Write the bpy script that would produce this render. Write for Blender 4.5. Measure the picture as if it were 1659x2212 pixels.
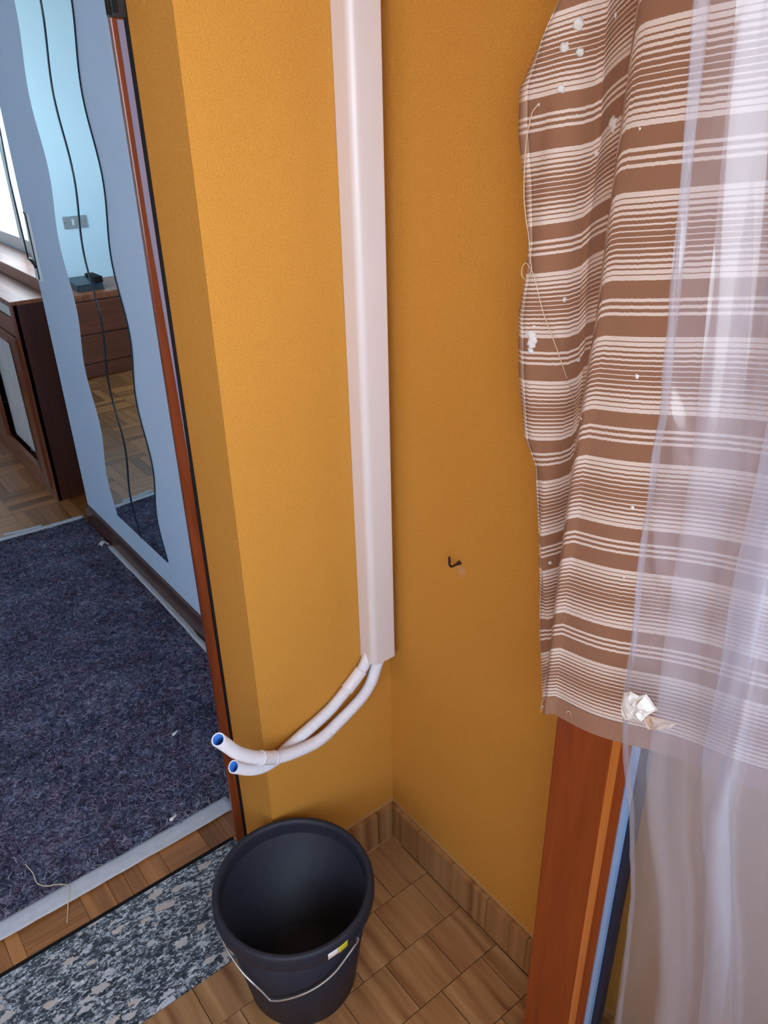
import bpy, bmesh, math, random
from mathutils import Vector, Matrix, noise as mnoise
random.seed(7)
scene = bpy.context.scene
for o in list(bpy.data.objects): bpy.data.objects.remove(o)
COL = scene.collection

# ------------------------------------------------------------ camera
F, YAW, PITCH, ROLL = 1671.753, 0.658045, 0.482886, -0.021306
CAM = Vector((-0.794758, -1.01808, 1.540495))
fw = Vector((math.sin(YAW)*math.cos(PITCH), math.cos(YAW)*math.cos(PITCH), -math.sin(PITCH)))
rt = fw.cross(Vector((0, 0, 1))).normalized(); up = rt.cross(fw)
c_, s_ = math.cos(ROLL), math.sin(ROLL)
r2 = c_*rt + s_*up; u2 = -s_*rt + c_*up
cd = bpy.data.cameras.new('camera'); cam = bpy.data.objects.new('camera', cd); COL.objects.link(cam)
cd.sensor_fit = 'HORIZONTAL'; cd.sensor_width = 36; cd.lens = 36*F/1659; cd.clip_start = 0.02
m = Matrix((r2, u2, -fw)).transposed().to_4x4(); m.translation = CAM
cam.matrix_world = m
scene.camera = cam

# ------------------------------------------------------------ sky and exposure
scene.view_settings.view_transform = 'Standard'; scene.view_settings.look = 'None'
scene.view_settings.gamma = 1; scene.view_settings.use_curve_mapping = False
scene.view_settings.exposure = -0.62
SKY = 12.0
scene.cycles.transparent_max_bounces = 48
w = bpy.data.worlds.new('sky'); scene.world = w; w.use_nodes = True
nt = w.node_tree; nt.nodes.clear()
out = nt.nodes.new('ShaderNodeOutputWorld'); bg = nt.nodes.new('ShaderNodeBackground')
tc = nt.nodes.new('ShaderNodeTexCoord'); sx = nt.nodes.new('ShaderNodeSeparateXYZ')
rp = nt.nodes.new('ShaderNodeValToRGB')
mr = nt.nodes.new('ShaderNodeMapRange'); mr.inputs[1].default_value = -1; mr.inputs[2].default_value = 1
nt.links.new(tc.outputs['Generated'], sx.inputs[0]); nt.links.new(sx.outputs[2], mr.inputs[0])
nt.links.new(mr.outputs[0], rp.inputs[0]); nt.links.new(rp.outputs[0], bg.inputs[0])
e = rp.color_ramp.elements
e[0].position = 0.36; e[0].color = (.30, .30, .30, 1)
e[1].position = 0.48; e[1].color = (.88, .95, 1.02, 1)
x = e.new(0.75); x.color = (.70, .86, 1.03, 1)
x = e.new(1.0); x.color = (.62, .78, 1.0, 1)
bg.inputs[1].default_value = SKY
nt.links.new(bg.outputs[0], out.inputs[0])

# ------------------------------------------------------------ material helpers
def srgb(r, g, b):
    f = lambda c: (c/255/12.92) if c/255 <= .04045 else ((c/255+.055)/1.055)**2.4
    return (f(r), f(g), f(b), 1)
class NB:
    def __init__(s, name):
        s.m = bpy.data.materials.new(name); s.m.use_nodes = True; s.t = s.m.node_tree
        s.b = s.t.nodes['Principled BSDF']; s.o = s.t.nodes['Material Output']; s._tc = None
    def n(s, typ, **kw):
        nd = s.t.nodes.new('ShaderNode'+typ)
        for k, v in kw.items(): setattr(nd, k, v)
        return nd
    def put(s, sock, v):
        if hasattr(v, 'is_linked') or isinstance(v, bpy.types.NodeSocket): s.t.links.new(v, sock)
        else: sock.default_value = v
    def co(s, which='Object', scale=None, rot=None):
        tc = s.n('TexCoord'); v = tc.outputs[which]
        if scale or rot:
            mp = s.n('Mapping'); s.put(mp.inputs[0], v)
            if scale: mp.inputs['Scale'].default_value = scale
            if rot: mp.inputs['Rotation'].default_value = rot
            v = mp.outputs[0]
        return v
    def geo(s): return s.n('NewGeometry').outputs['Position']
    def noise(s, v, scale, detail=2, rough=.5, dist=0):
        nd = s.n('TexNoise'); s.put(nd.inputs['Vector'], v)
        nd.inputs['Scale'].default_value = scale; nd.inputs['Detail'].default_value = detail
        nd.inputs['Roughness'].default_value = rough; nd.inputs['Distortion'].default_value = dist
        return nd.outputs[0]
    def voro(s, v, scale, feat='F1', rnd=1):
        nd = s.n('TexVoronoi', feature=feat); s.put(nd.inputs['Vector'], v)
        nd.inputs['Scale'].default_value = scale; nd.inputs['Randomness'].default_value = rnd
        return nd
    def ramp(s, f, stops, interp='LINEAR'):
        nd = s.n('ValToRGB'); s.put(nd.inputs[0], f); cr = nd.color_ramp; cr.interpolation = interp
        while len(cr.elements) > 1: cr.elements.remove(cr.elements[-1])
        cr.elements[0].position = stops[0][0]; cr.elements[0].color = stops[0][1]
        for p, c in stops[1:]:
            el = cr.elements.new(p); el.color = c
        return nd.outputs[0]
    def math(s, op, a, b=None, c=None, clamp=False):
        nd = s.n('Math', operation=op); nd.use_clamp = clamp; s.put(nd.inputs[0], a)
        if b is not None: s.put(nd.inputs[1], b)
        if c is not None: s.put(nd.inputs[2], c)
        return nd.outputs[0]
    def mix(s, f, a, b, blend='MIX'):
        nd = s.n('Mix', data_type='RGBA', blend_type=blend)
        s.put(nd.inputs[0], f); s.put(nd.inputs[6], a); s.put(nd.inputs[7], b)
        return nd.outputs[2]
    def xyz(s, v):
        nd = s.n('SeparateXYZ'); s.put(nd.inputs[0], v); return nd.outputs
    def bump(s, h, strength=.3, dist=.002):
        nd = s.n('Bump'); s.put(nd.inputs['Height'], h); nd.inputs['Strength'].default_value = strength
        nd.inputs['Distance'].default_value = dist; s.t.links.new(nd.outputs[0], s.b.inputs['Normal'])
    def fin(s, base=None, rough=None, spec=None, metal=None, coat=None):
        if base is not None: s.put(s.b.inputs['Base Color'], base)
        if rough is not None: s.put(s.b.inputs['Roughness'], rough)
        if spec is not None: s.b.inputs['Specular IOR Level'].default_value = spec
        if metal is not None: s.b.inputs['Metallic'].default_value = metal
        if coat is not None: s.b.inputs['Coat Weight'].default_value = coat; s.b.inputs['Coat Roughness'].default_value = .08
        return s.m
def plain(name, rgb, rough=.5, spec=.5, metal=0, var=.08, vscale=30, bump=0):
    k = NB(name); v = k.co()
    n = k.noise(v, vscale, 3)
    c = srgb(*rgb); d = tuple(q*(1-var) for q in c[:3])+(1,); h = tuple(min(1, q*(1+var)) for q in c[:3])+(1,)
    if bump: k.bump(n, bump, .001)
    return k.fin(k.ramp(n, [(.3, d), (.7, h)]), rough, spec, metal)
def wood(name, dark, light, axis='Z', rough=.25, scale=1, coat=0, rnd=False):
    k = NB(name); sc = {'X': (1.2, 22, 22), 'Y': (22, 1.2, 22), 'Z': (22, 22, 1.2)}[axis]
    v = k.co('Object', tuple(q*scale for q in sc))
    if rnd:
        oi = k.n('ObjectInfo'); ad = k.n('VectorMath', operation='ADD'); k.put(ad.inputs[0], v)
        mu = k.math('MULTIPLY', oi.outputs['Random'], 37.0); k.put(ad.inputs[1], mu); v = ad.outputs[0]
    a = k.noise(v, 1.5, 4, .6, .6); b = k.noise(v, 7, 2, .5)
    f = k.math('ADD', k.math('MULTIPLY', a, .75), k.math('MULTIPLY', b, .25))
    if rnd: f = k.math('ADD', f, k.math('MULTIPLY', k.math('SUBTRACT', oi.outputs['Random'], .5), .45))
    k.bump(b, .05, .0005)
    return k.fin(k.ramp(f, [(.3, srgb(*dark)), (.7, srgb(*light))]), rough, .5, 0, coat)

def make_stucco(name, mark=None):
    k = NB(name); v = k.geo()
    big = k.noise(v, 1.3, 3); fine = k.noise(v, 380, 3, .65); mid = k.noise(v, 70, 2)
    c = k.ramp(big, [(.3, srgb(206, 143, 58)), (.7, srgb(212, 149, 64))])
    sp = k.ramp(fine, [(.30, (.80, .78, .74, 1)), (.5, (1, 1, 1, 1)), (.72, (1.1, 1.09, 1.06, 1))])
    c = k.mix(.8, c, sp, 'MULTIPLY')
    P = k.xyz(v)
    # pale cement smear along the top of the skirting tiles
    zz = k.math('ADD', P[2], k.math('MULTIPLY', k.noise(v, 45, 3), -.012))
    ml = k.n('MapRange'); k.put(ml.inputs[0], zz); ml.inputs[1].default_value = .108; ml.inputs[2].default_value = .098
    ml.inputs[3].default_value = 0; ml.inputs[4].default_value = .5
    c = k.mix(ml.outputs[0], c, srgb(205, 165, 125))
    if mark:
        dv = k.n('VectorMath', operation='DISTANCE'); k.put(dv.inputs[0], v); dv.inputs[1].default_value = mark
        mm = k.n('MapRange'); k.put(mm.inputs[0], k.math('ADD', dv.outputs['Value'], k.math('MULTIPLY', mid, .02)))
        mm.inputs[1].default_value = .026; mm.inputs[2].default_value = .012; mm.inputs[3].default_value = 0; mm.inputs[4].default_value = .35
        c = k.mix(mm.outputs[0], c, srgb(205, 175, 150))
    h = k.math('ADD', k.math('MULTIPLY', fine, .7), k.math('MULTIPLY', mid, .5))
    k.bump(h, .8, .003)
    return k.fin(c, .8, .25)
M = {}
M['stucco'] = make_stucco('ochre_stucco')
M['stucco_hook'] = make_stucco('ochre_stucco_smeared', (0, -.203, .832))
M['white_wall'] = plain('white_wall_paint', (206, 226, 250), .6, .3, 0, .02, 4)
M['far_wall'] = plain('pale_blue_wall_paint', (216, 243, 255), .6, .3, 0, .02, 4)
M['ceiling'] = plain('white_ceiling', (225, 222, 215), .8, .2, 0, .02, 4)
M['pvc'] = plain('cream_plastic', (226, 217, 219), .32, .5, 0, .015, 8)
M['hose'] = plain('white_corrugated_plastic', (232, 228, 236), .42, .4, 0, .02, 10)
M['blue'] = plain('blue_plastic', (70, 140, 225), .4, .5, 0, .08, 200)
M['bucket'] = plain('charcoal_plastic', (42, 43, 55), .5, .3, 0, .08, 60, .05)
M['wire'] = plain('zinc_wire', (190, 190, 190), .35, .5, .8, .05, 60)
M['black'] = plain('black_gap', (22, 20, 24), .7, .2)
M['brownwood'] = wood('varnished_door_frame_wood', (84, 33, 17), (132, 62, 34), 'Z', .22, 1, .3)
M['orangewood'] = wood('varnished_orange_wood', (128, 52, 18), (162, 76, 30), 'Z', .28, 1.2, .25)
M['orangelight'] = wood('varnished_light_wood', (168, 90, 34), (205, 122, 52), 'Z', .3, 2, .2)
M['darkwood'] = wood('dark_cabinet_wood', (52, 26, 20), (82, 42, 28), 'Z', .3, 1, .3)
M['cabwood'] = wood('reddish_cabinet_wood', (92, 42, 24), (138, 72, 42), 'Z', .3, 1, .3)
M['cabwood_y'] = wood('reddish_board_wood', (104, 52, 30), (165, 100, 62), 'Y', .4, 1, .08)
M['dresserwood'] = wood('dresser_wood', (92, 48, 32), (128, 72, 48), 'X', .3, 1, .3)
M['basewood'] = wood('baseboard_wood', (66, 34, 22), (98, 54, 36), 'Y', .3, 1, .2)
M['parquet_x'] = wood('parquet_grain_across', (124, 76, 38), (184, 122, 70), 'X', .34, 1.2, .06, True)
M['parquet_y'] = wood('parquet_grain_along', (124, 76, 38), (184, 122, 70), 'Y', .34, 1.2, .06, True)
M['grout'] = plain('dark_grout', (92, 66, 46), .9, .1, 0, .1, 90)
M['white_metal'] = plain('white_enamel', (225, 228, 228), .35, .5, 0, .02, 8)
M['switch'] = plain('grey_switch_plate', (150, 156, 160), .4, .5, 0, .02, 8)
M['tape'] = plain('white_paper_tape', (196, 196, 204), .65, .2, 0, .06, 60, .1)
M['paper'] = plain('crumpled_white_paper', (240, 236, 232), .6, .3, 0, .03, 60)
M['beigetape'] = plain('beige_tape', (216, 192, 172), .5, .3, 0, .04, 60)
M['plaster'] = plain('dry_white_plaster', (235, 232, 232), .85, .1, 0, .05, 300, .3)
M['thread'] = plain('cream_thread', (226, 206, 172), .8, .2, 0, .05, 300)
M['yellow'] = plain('yellow_sticker', (214, 204, 60), .5, .3, 0, .05, 90)
M['iron'] = plain('brown_iron', (60, 34, 26), .4, .5, .4, .1, 200)
M['lilac'] = plain('pale_lilac_reflection', (124, 118, 142), .45, .4, 0, .03, 20)
M['paleblue'] = plain('pale_blue_glazing_tape', (150, 188, 236), .35, .4, 0, .03, 20)
M['gasket'] = plain('dark_blue_gasket', (40, 44, 62), .6, .3)
M['phone'] = plain('black_blue_plastic', (40, 56, 66), .25, .5, 0, .1, 30)
M['metal_dark'] = plain('dark_steel', (60, 66, 72), .3, .5, .7, .2, 60)

def _tile():
    k = NB('striped_brown_tile'); v = k.co('Object'); oi = k.n('ObjectInfo'); r = oi.outputs['Random']
    P = k.xyz(v)
    wob = k.math('MULTIPLY', k.math('SUBTRACT', k.noise(v, 14, 3), .5), .012)
    xx = k.math('ADD', k.math('ADD', P[0], wob), k.math('MULTIPLY', r, 3.1))
    cmb = k.n('CombineXYZ'); k.put(cmb.inputs[0], xx)
    k.put(cmb.inputs[1], k.math('MULTIPLY', P[1], .05))
    n1 = k.noise(cmb.outputs[0], 44, 2.0, .45); n2 = k.noise(v, 900, 2)
    f = k.math('ADD', n1, k.math('MULTIPLY', k.math('SUBTRACT', n2, .5), .10))
    f = k.math('ADD', f, k.math('MULTIPLY', k.math('SUBTRACT', r, .5), .04))
    c = k.ramp(f, [(.28, srgb(116, 74, 44)), (.42, srgb(150, 106, 68)), (.58, srgb(168, 124, 82)), (.74, srgb(188, 146, 102))])
    k.bump(n1, .12, .001)
    return k.fin(c, .32, .45)
M['tile'] = _tile()
def _granite():
    k = NB('speckled_granite'); v = k.geo()
    rot = k.n('Mapping'); k.put(rot.inputs[0], v); rot.inputs['Rotation'].default_value = (0, 0, .6); rot.inputs['Scale'].default_value = (1, 2.0, 1)
    wv = k.n('VectorMath', operation='ADD'); k.put(wv.inputs[0], rot.outputs[0])
    nz = k.n('TexNoise'); k.put(nz.inputs[0], v); nz.inputs['Scale'].default_value = 130
    sc = k.n('VectorMath', operation='SCALE'); k.put(sc.inputs[0], nz.outputs['Color']); sc.inputs['Scale'].default_value = .012
    k.put(wv.inputs[1], sc.outputs[0])
    n0 = k.noise(wv.outputs[0], 64, 5, .72, .8)
    c = k.ramp(n0, [(.40, srgb(34, 40, 50)), (.49, srgb(62, 70, 82)), (.525, srgb(116, 124, 136)), (.57, srgb(176, 184, 192)), (.66, srgb(216, 220, 226))])
    a = k.voro(wv.outputs[0], 150); ac = k.xyz(a.outputs['Color'])
    sm = k.math('MULTIPLY', k.math('LESS_THAN', ac[0], .20), k.math('LESS_THAN', a.outputs['Distance'], .42))
    c = k.mix(k.math('MULTIPLY', sm, .8), c, k.mix(ac[1], srgb(196, 202, 208), srgb(222, 220, 216)))
    dk = k.math('MULTIPLY', k.math('GREATER_THAN', ac[0], .84), k.math('LESS_THAN', a.outputs['Distance'], .45))
    c = k.mix(k.math('MULTIPLY', dk, .85), c, srgb(38, 44, 54))
    b = k.voro(wv.outputs[0], 30); bc = k.xyz(b.outputs['Color'])
    edge = k.math('ADD', b.outputs['Distance'], k.math('MULTIPLY', k.math('SUBTRACT', k.noise(v, 110, 3, .6), .5), .7))
    mask = k.math('MULTIPLY', k.math('LESS_THAN', bc[1], .26), k.math('LESS_THAN', edge, k.math('ADD', k.math('MULTIPLY', bc[0], .25), .34)))
    c = k.mix(k.math('MULTIPLY', mask, .9), c, k.mix(bc[2], srgb(200, 184, 172), srgb(190, 196, 206)))
    return k.fin(c, .28, .5)
M['granite'] = _granite()
def _felt():
    k = NB('grey_recycled_felt'); v = k.geo()
    a = k.noise(v, 60, 5, .72, 1.5); b = k.noise(v, 260, 3, .65, 1.5); g = k.noise(v, 7, 2)
    f = k.math('ADD', k.math('ADD', k.math('MULTIPLY', a, .60), k.math('MULTIPLY', b, .40)), k.math('MULTIPLY', k.math('SUBTRACT', g, .5), .14))
    c = k.ramp(f, [(.40, srgb(36, 34, 46)), (.48, srgb(70, 68, 86)), (.53, srgb(98, 98, 116)), (.59, srgb(136, 138, 156)), (.66, srgb(186, 188, 200))])
    hue = k.noise(v, 22, 3); c = k.mix(.55, c, k.ramp(hue, [(.35, (.8, .9, 1.15, 1)), (.5, (1.02, .95, 1.04, 1)), (.65, (1.3, .82, .98, 1))]), 'MULTIPLY')
    rv = k.voro(v, 30); rc = k.xyz(rv.outputs['Color'])
    red = k.math('MULTIPLY', k.math('LESS_THAN', rc[0], .012), k.math('LESS_THAN', rv.outputs['Distance'], .22))
    c = k.mix(red, c, srgb(150, 48, 52))
    k.bump(f, .9, .006)
    return k.fin(c, .95, .1)
M['felt'] = _felt()
def _floorparquet():
    k = NB('room_parquet_base'); v = k.geo()
    br = k.n('TexBrick'); k.put(br.inputs[0], v); br.inputs['Scale'].default_value = 4
    br.inputs['Color1'].default_value = srgb(132, 78, 40); br.inputs['Color2'].default_value = srgb(170, 108, 60); br.inputs['Mortar'].default_value = srgb(70, 40, 22)
    br.inputs['Mortar Size'].default_value = .004
    return k.fin(br.outputs[0], .22, .5)
M['parquet_base'] = _floorparquet()
def _mirror():
    k = NB('silvered_mirror_glass'); return k.fin(srgb(232, 244, 250), .01, .5, 1.0)
M['mirror'] = _mirror()
M['mirror_edge'] = plain('dark_green_glass_edge', (16, 44, 58), .2, .5)
def _glass():
    k = NB('window_glass'); t = k.n('BsdfTransparent'); t.inputs[0].default_value = (.92, .95, .95, 1)
    g = k.n('BsdfGlossy'); g.inputs['Roughness'].default_value = .02
    lw = k.n('LayerWeight'); lw.inputs[0].default_value = .5
    fr = k.math('ADD', k.math('MULTIPLY', k.math('POWER', lw.outputs['Facing'], 5), .5), .03)
    mx = k.n('MixShader'); k.put(mx.inputs[0], fr); k.put(mx.inputs[1], t.outputs[0]); k.put(mx.inputs[2], g.outputs[0])
    k.t.links.new(mx.outputs[0], k.o.inputs[0]); return k.m
M['glass'] = _glass()
def _film():
    k = NB('milky_plastic_film'); v = k.co('UV', (1, 1, 1))
    t = k.n('BsdfTransparent'); t.inputs[0].default_value = (.97, .97, .98, 1)
    g = k.n('BsdfGlossy'); g.inputs['Roughness'].default_value = .15; g.inputs[0].default_value = (1, 1, 1, 1)
    d = k.n('BsdfDiffuse'); d.inputs[0].default_value = srgb(222, 225, 243)
    tl = k.n('BsdfTranslucent'); tl.inputs[0].default_value = srgb(222, 225, 243)
    md = k.n('MixShader'); md.inputs[0].default_value = .4; k.put(md.inputs[1], d.outputs[0]); k.put(md.inputs[2], tl.outputs[0])
    n = k.noise(k.co('UV', (9, 1.4, 1)), 2.2, 3)
    fa = k.n('MapRange'); k.put(fa.inputs[0], n); fa.inputs[1].default_value = .3; fa.inputs[2].default_value = .7; fa.inputs[3].default_value = .15; fa.inputs[4].default_value = .31
    m1 = k.n('MixShader'); k.put(m1.inputs[0], fa.outputs[0]); k.put(m1.inputs[1], t.outputs[0]); k.put(m1.inputs[2], md.outputs[0])
    lw = k.n('LayerWeight'); lw.inputs[0].default_value = .5
    m2 = k.n('MixShader'); k.put(m2.inputs[0], k.math('ADD', k.math('MULTIPLY', k.math('POWER', lw.outputs['Facing'], 3), .30), .035)); k.put(m2.inputs[1], m1.outputs[0]); k.put(m2.inputs[2], g.outputs[0])
    k.t.links.new(m2.outputs[0], k.o.inputs[0]); return k.m
M['film'] = _film()
def _cloth(name, brown, white):
    k = NB(name); uv = k.co('UV'); P = k.xyz(uv)
    wob = k.math('MULTIPLY', k.math('SUBTRACT', k.noise(k.co('UV', (60, 1, 1)), 3, 2), .5), .012)
    v = k.math('FRACT', k.math('ADD', P[1], k.math('ADD', wob, 40.0)))
    G = .60; N = 15
    g = k.math('MULTIPLY', k.math('DIVIDE', v, G), N)
    kf = k.math('FLOOR', g); fr = k.math('FRACT', g)
    q = k.math('ABSOLUTE', k.math('SUBTRACT', k.math('MULTIPLY', k.math('ADD', kf, .5), 2/N), 1.0))
    wd = k.math('ADD', k.math('MULTIPLY', k.math('POWER', q, 1.25), .72), .19)
    ln = k.math('LESS_THAN', k.math('ABSOLUTE', k.math('SUBTRACT', fr, .5)), k.math('MULTIPLY', wd, .5))
    ing = k.math('LESS_THAN', v, G)
    a = k.math('MULTIPLY', ln, ing)
    h = k.math('DIVIDE', k.math('SUBTRACT', v, .725), .050)
    three = k.math('MULTIPLY', k.math('LESS_THAN', k.math('FRACT', h), .48), k.math('MULTIPLY', k.math('GREATER_THAN', h, 0), k.math('LESS_THAN', h, 3)))
    f = k.math('MAXIMUM', a, three)
    weave = k.noise(k.co('UV', (420, 60, 1)), 10, 2); soft = k.noise(k.co('UV', (9, 1.2, 1)), 2, 3)
    cb = k.mix(k.math('MULTIPLY', soft, .5), srgb(*brown), tuple(q*.86 for q in srgb(*brown)[:3])+(1,))
    c = k.mix(f, cb, srgb(*white))
    c = k.mix(.22, c, k.ramp(weave, [(.3, (.55, .55, .55, 1)), (.7, (1, 1, 1, 1))]), 'MULTIPLY')
    k.bump(weave, .15, .0006)
    k.b.inputs['Sheen Weight'].default_value = .08
    return k.fin(c, .85, .15)
M['cloth'] = _cloth('striped_brown_cotton', (164, 118, 92), (240, 222, 212))
M['cloth_back'] = _cloth('striped_cotton_reverse', (186, 148, 124), (240, 220, 208))

# ------------------------------------------------------------ mesh helpers
class MB:
    """collects geometry in world coordinates; build() links it as one mesh object"""
    def __init__(s): s.bm = bmesh.new(); s.mi = 0
    def _tag(s, faces, smooth=False):
        for f in faces: f.material_index = s.mi; f.smooth = smooth
    def box(s, a, b, bev=0):
        x0, y0, z0 = [min(p, q) for p, q in zip(a, b)]; x1, y1, z1 = [max(p, q) for p, q in zip(a, b)]
        vs = [s.bm.verts.new(p) for p in ((x0, y0, z0), (x1, y0, z0), (x1, y1, z0), (x0, y1, z0), (x0, y0, z1), (x1, y0, z1), (x1, y1, z1), (x0, y1, z1))]
        fs = [s.bm.faces.new([vs[i] for i in q]) for q in ((3, 2, 1, 0), (4, 5, 6, 7), (0, 1, 5, 4), (1, 2, 6, 5), (2, 3, 7, 6), (3, 0, 4, 7))]
        s._tag(fs)
        if bev:
            es = list({e for f in fs for e in f.edges})
            r = bmesh.ops.bevel(s.bm, geom=es, offset=bev, segments=2, profile=.7, affect='EDGES')
            s._tag(r['faces'])
        return s
    def prism(s, pts, lift):
        """closed polygon pts (3d) extruded by vector lift"""
        lift = Vector(lift); a = [s.bm.verts.new(p) for p in pts]; b = [s.bm.verts.new(Vector(p)+lift) for p in pts]
        n = len(pts); fs = [s.bm.faces.new(a[::-1]), s.bm.faces.new(b)]
        for i in range(n): fs.append(s.bm.faces.new((a[i], a[(i+1) % n], b[(i+1) % n], b[i])))
        s._tag(fs); return s
    def tube(s, pts, rad, seg=8, smooth=True, cap=True):
        pts = [Vector(p) for p in pts]; n = len(pts); rings = []
        t0 = (pts[1]-pts[0]).normalized(); ref = Vector((0, 0, 1)) if abs(t0.z) < .9 else Vector((1, 0, 0))
        u = t0.cross(ref).normalized()
        for i, p in enumerate(pts):
            t = (pts[min(i+1, n-1)]-pts[max(i-1, 0)]).normalized()
            u = (u - t*u.dot(t)).normalized(); v = t.cross(u)
            r = rad(i/(n-1)) if callable(rad) else (rad[i] if isinstance(rad, (list, tuple)) else rad)
            rings.append([s.bm.verts.new(p+r*(math.cos(2*math.pi*k/seg)*u+math.sin(2*math.pi*k/seg)*v)) for k in range(seg)])
        fs = []
        for i in range(n-1):
            for k in range(seg): fs.append(s.bm.faces.new((rings[i][k], rings[i][(k+1) % seg], rings[i+1][(k+1) % seg], rings[i+1][k])))
        s._tag(fs, smooth)
        if cap: s._tag([s.bm.faces.new(rings[0][::-1]), s.bm.faces.new(rings[-1])])
        return rings
    def lathe(s, prof, c, seg=64, smooth=True):
        """prof list of (r,z) ; r=0 closes"""
        rings = []
        for r, z in prof:
            if r == 0: rings.append([s.bm.verts.new((c[0], c[1], c[2]+z))])
            else: rings.append([s.bm.verts.new((c[0]+r*math.cos(2*math.pi*k/seg), c[1]+r*math.sin(2*math.pi*k/seg), c[2]+z)) for k in range(seg)])
        fs = []
        for a, b in zip(rings, rings[1:]):
            for k in range(seg):
                q = [a[k % len(a)], a[(k+1) % len(a)], b[(k+1) % len(b)], b[k % len(b)]]
                q2 = []
                for vv in q:
                    if vv not in q2: q2.append(vv)
                if len(q2) > 2: fs.append(s.bm.faces.new(q2))
        s._tag(fs, smooth); return s
    def grid(s, fn, nu, nv, smooth=True, uvfn=None):
        V = [[s.bm.verts.new(fn(i/nu, j/nv)) for i in range(nu+1)] for j in range(nv+1)]
        lay = s.bm.loops.layers.uv.verify() if uvfn else None
        fs = []
        for j in range(nv):
            for i in range(nu):
                f = s.bm.faces.new((V[j][i], V[j][i+1], V[j+1][i+1], V[j+1][i])); fs.append(f)
                if uvfn:
                    for l, (a, b) in zip(f.loops, ((i, j), (i+1, j), (i+1, j+1), (i, j+1))): l[lay].uv = uvfn(a/nu, b/nv)
        s._tag(fs, smooth); return s
    def blob(s, c, r, sq=(1, 1, 1), sub=2, jit=.2, seed=0):
        rr = bmesh.ops.create_icosphere(s.bm, subdivisions=sub, radius=1)
        for v in rr['verts']:
            d = v.co.normalized(); k = 1+jit*mnoise.noise(d*2.1+Vector((seed*3.7, seed*1.3, 0)))*1.6
            v.co = Vector(c)+Vector((d.x*sq[0], d.y*sq[1], d.z*sq[2]))*r*k
        s._tag({f for v in rr['verts'] for f in v.link_faces}, True); return s
    def build(s, name, mats, parent=None, solid=0, fixn=True):
        if fixn: bmesh.ops.recalc_face_normals(s.bm, faces=s.bm.faces)
        me = bpy.data.meshes.new(name); vs = s.bm.verts
        if parent is None:
            xs = [v.co.x for v in vs]; ys = [v.co.y for v in vs]; zs = [v.co.z for v in vs]
            base = Vector(((min(xs)+max(xs))/2, (min(ys)+max(ys))/2, min(zs)))
        else: base = world_loc(parent)
        for v in vs: v.co -= base
        s.bm.to_mesh(me); s.bm.free()
        o = bpy.data.objects.new(name, me); COL.objects.link(o)
        for mt in (mats if isinstance(mats, (list, tuple)) else [mats]): me.materials.append(M[mt])
        if parent is None: o.location = base
        else: o.parent = parent
        if solid:
            sm = o.modifiers.new('thickness', 'SOLIDIFY'); sm.thickness = solid; sm.offset = 0
        return o
def world_loc(o):
    l = Vector(o.location)
    while o.parent: o = o.parent; l += Vector(o.location)
    return l
def tag(o, label=None, cat=None, group=None, kind=None):
    if label: o['label'] = label
    if cat: o['category'] = cat
    if group: o['group'] = group
    if kind: o['kind'] = kind
    return o
def thing(name, loc, label, cat, group=None):
    o = bpy.data.objects.new(name, None); o.empty_display_size = .05; COL.objects.link(o); o.location = loc
    return tag(o, label, cat, group)
def struct(o, label=None): return tag(o, label, None, None, 'structure')
def box(a, b, bev=0): return MB().box(a, b, bev)
def lerp_tab(tab, z):
    tab = sorted(tab)
    if z <= tab[0][0]: return tab[0][1]
    for (a, p), (b, q) in zip(tab, tab[1:]):
        if z <= b: return p+(q-p)*(z-a)/(b-a)
    return tab[-1][1]
def spline(pts, n):
    P = [Vector(p) for p in pts]; P = [2*P[0]-P[1]]+P+[2*P[-1]-P[-2]]; out = []
    segs = len(P)-3
    for k in range(n+1):
        t = k/n*segs; i = min(int(t), segs-1); f = t-i; a, b, c, d = P[i:i+4]
        out.append(.5*((2*b)+(c-a)*f+(2*a-5*b+4*c-d)*f*f+(3*b-a-3*c+d)*f**3))
    return out

# ------------------------------------------------------------ setting: walls, ceilings
XL, DR, CEIL = -.31, .14, 2.62
wb = MB(); wb.box((XL, 0, -.1), (.30, DR, CEIL)); wb.box((-.286, DR, -.1), (0.0, .235, CEIL))
wb.box((-4.2, 0, -.1), (-1.62, .235, CEIL)); wb.box((-1.62, 0, 2.25), (XL, .235, CEIL))
struct(wb.build('wall_back', 'stucco'), 'ochre stucco wall with the door opening')
struct(box((0, -1.62, -.1), (.30, 0, CEIL)).build('wall_right', 'stucco_hook'), 'ochre stucco side wall of the balcony')
struct(box((-4.2, -1.62, CEIL), (.3, .235, CEIL+.2)).build('ceiling', 'ceiling'), 'underside of the balcony above')
struct(box((-4.2, -1.72, -.1), (.3, -1.62, 1.10)).build('unseen_parapet', 'stucco'), 'unseen balcony parapet, height set to block light')  # out of view; raised to keep sky light off the balcony
# room
rm = MB(); rm.box((0, .235, -.1), (.30, 2.045, 2.75)); rm.box((.27, 2.045, -.1), (.40, 2.20, 2.75))
rm.box((.27, 2.20, -.1), (.40, 4.5, .94)); rm.box((.27, 2.20, 2.45), (.40, 4.5, 2.75)); rm.box((.27, 4.3, .94), (.40, 4.5, 2.45))
struct(rm.build('wall_interior_right', 'white_wall'), 'white room wall carrying the wavy mirror')
struct(box((-3.3, 4.5, -.1), (.40, 4.62, 2.75)).build('wall_interior_back', 'far_wall'), 'pale blue-white far wall of the room')
struct(box((-3.42, .235, -.1), (-3.3, 4.62, 2.75)).build('wall_interior_left', 'white_wall'), 'white left wall of the room')
bm_ = struct(box((-4.2, -1.72, 2.12), (.3, -1.60, CEIL)).build('shade_beam', 'stucco'), 'unseen beam added over the balcony opening to cut the light')  # added out of view to dim the balcony against the room
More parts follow.
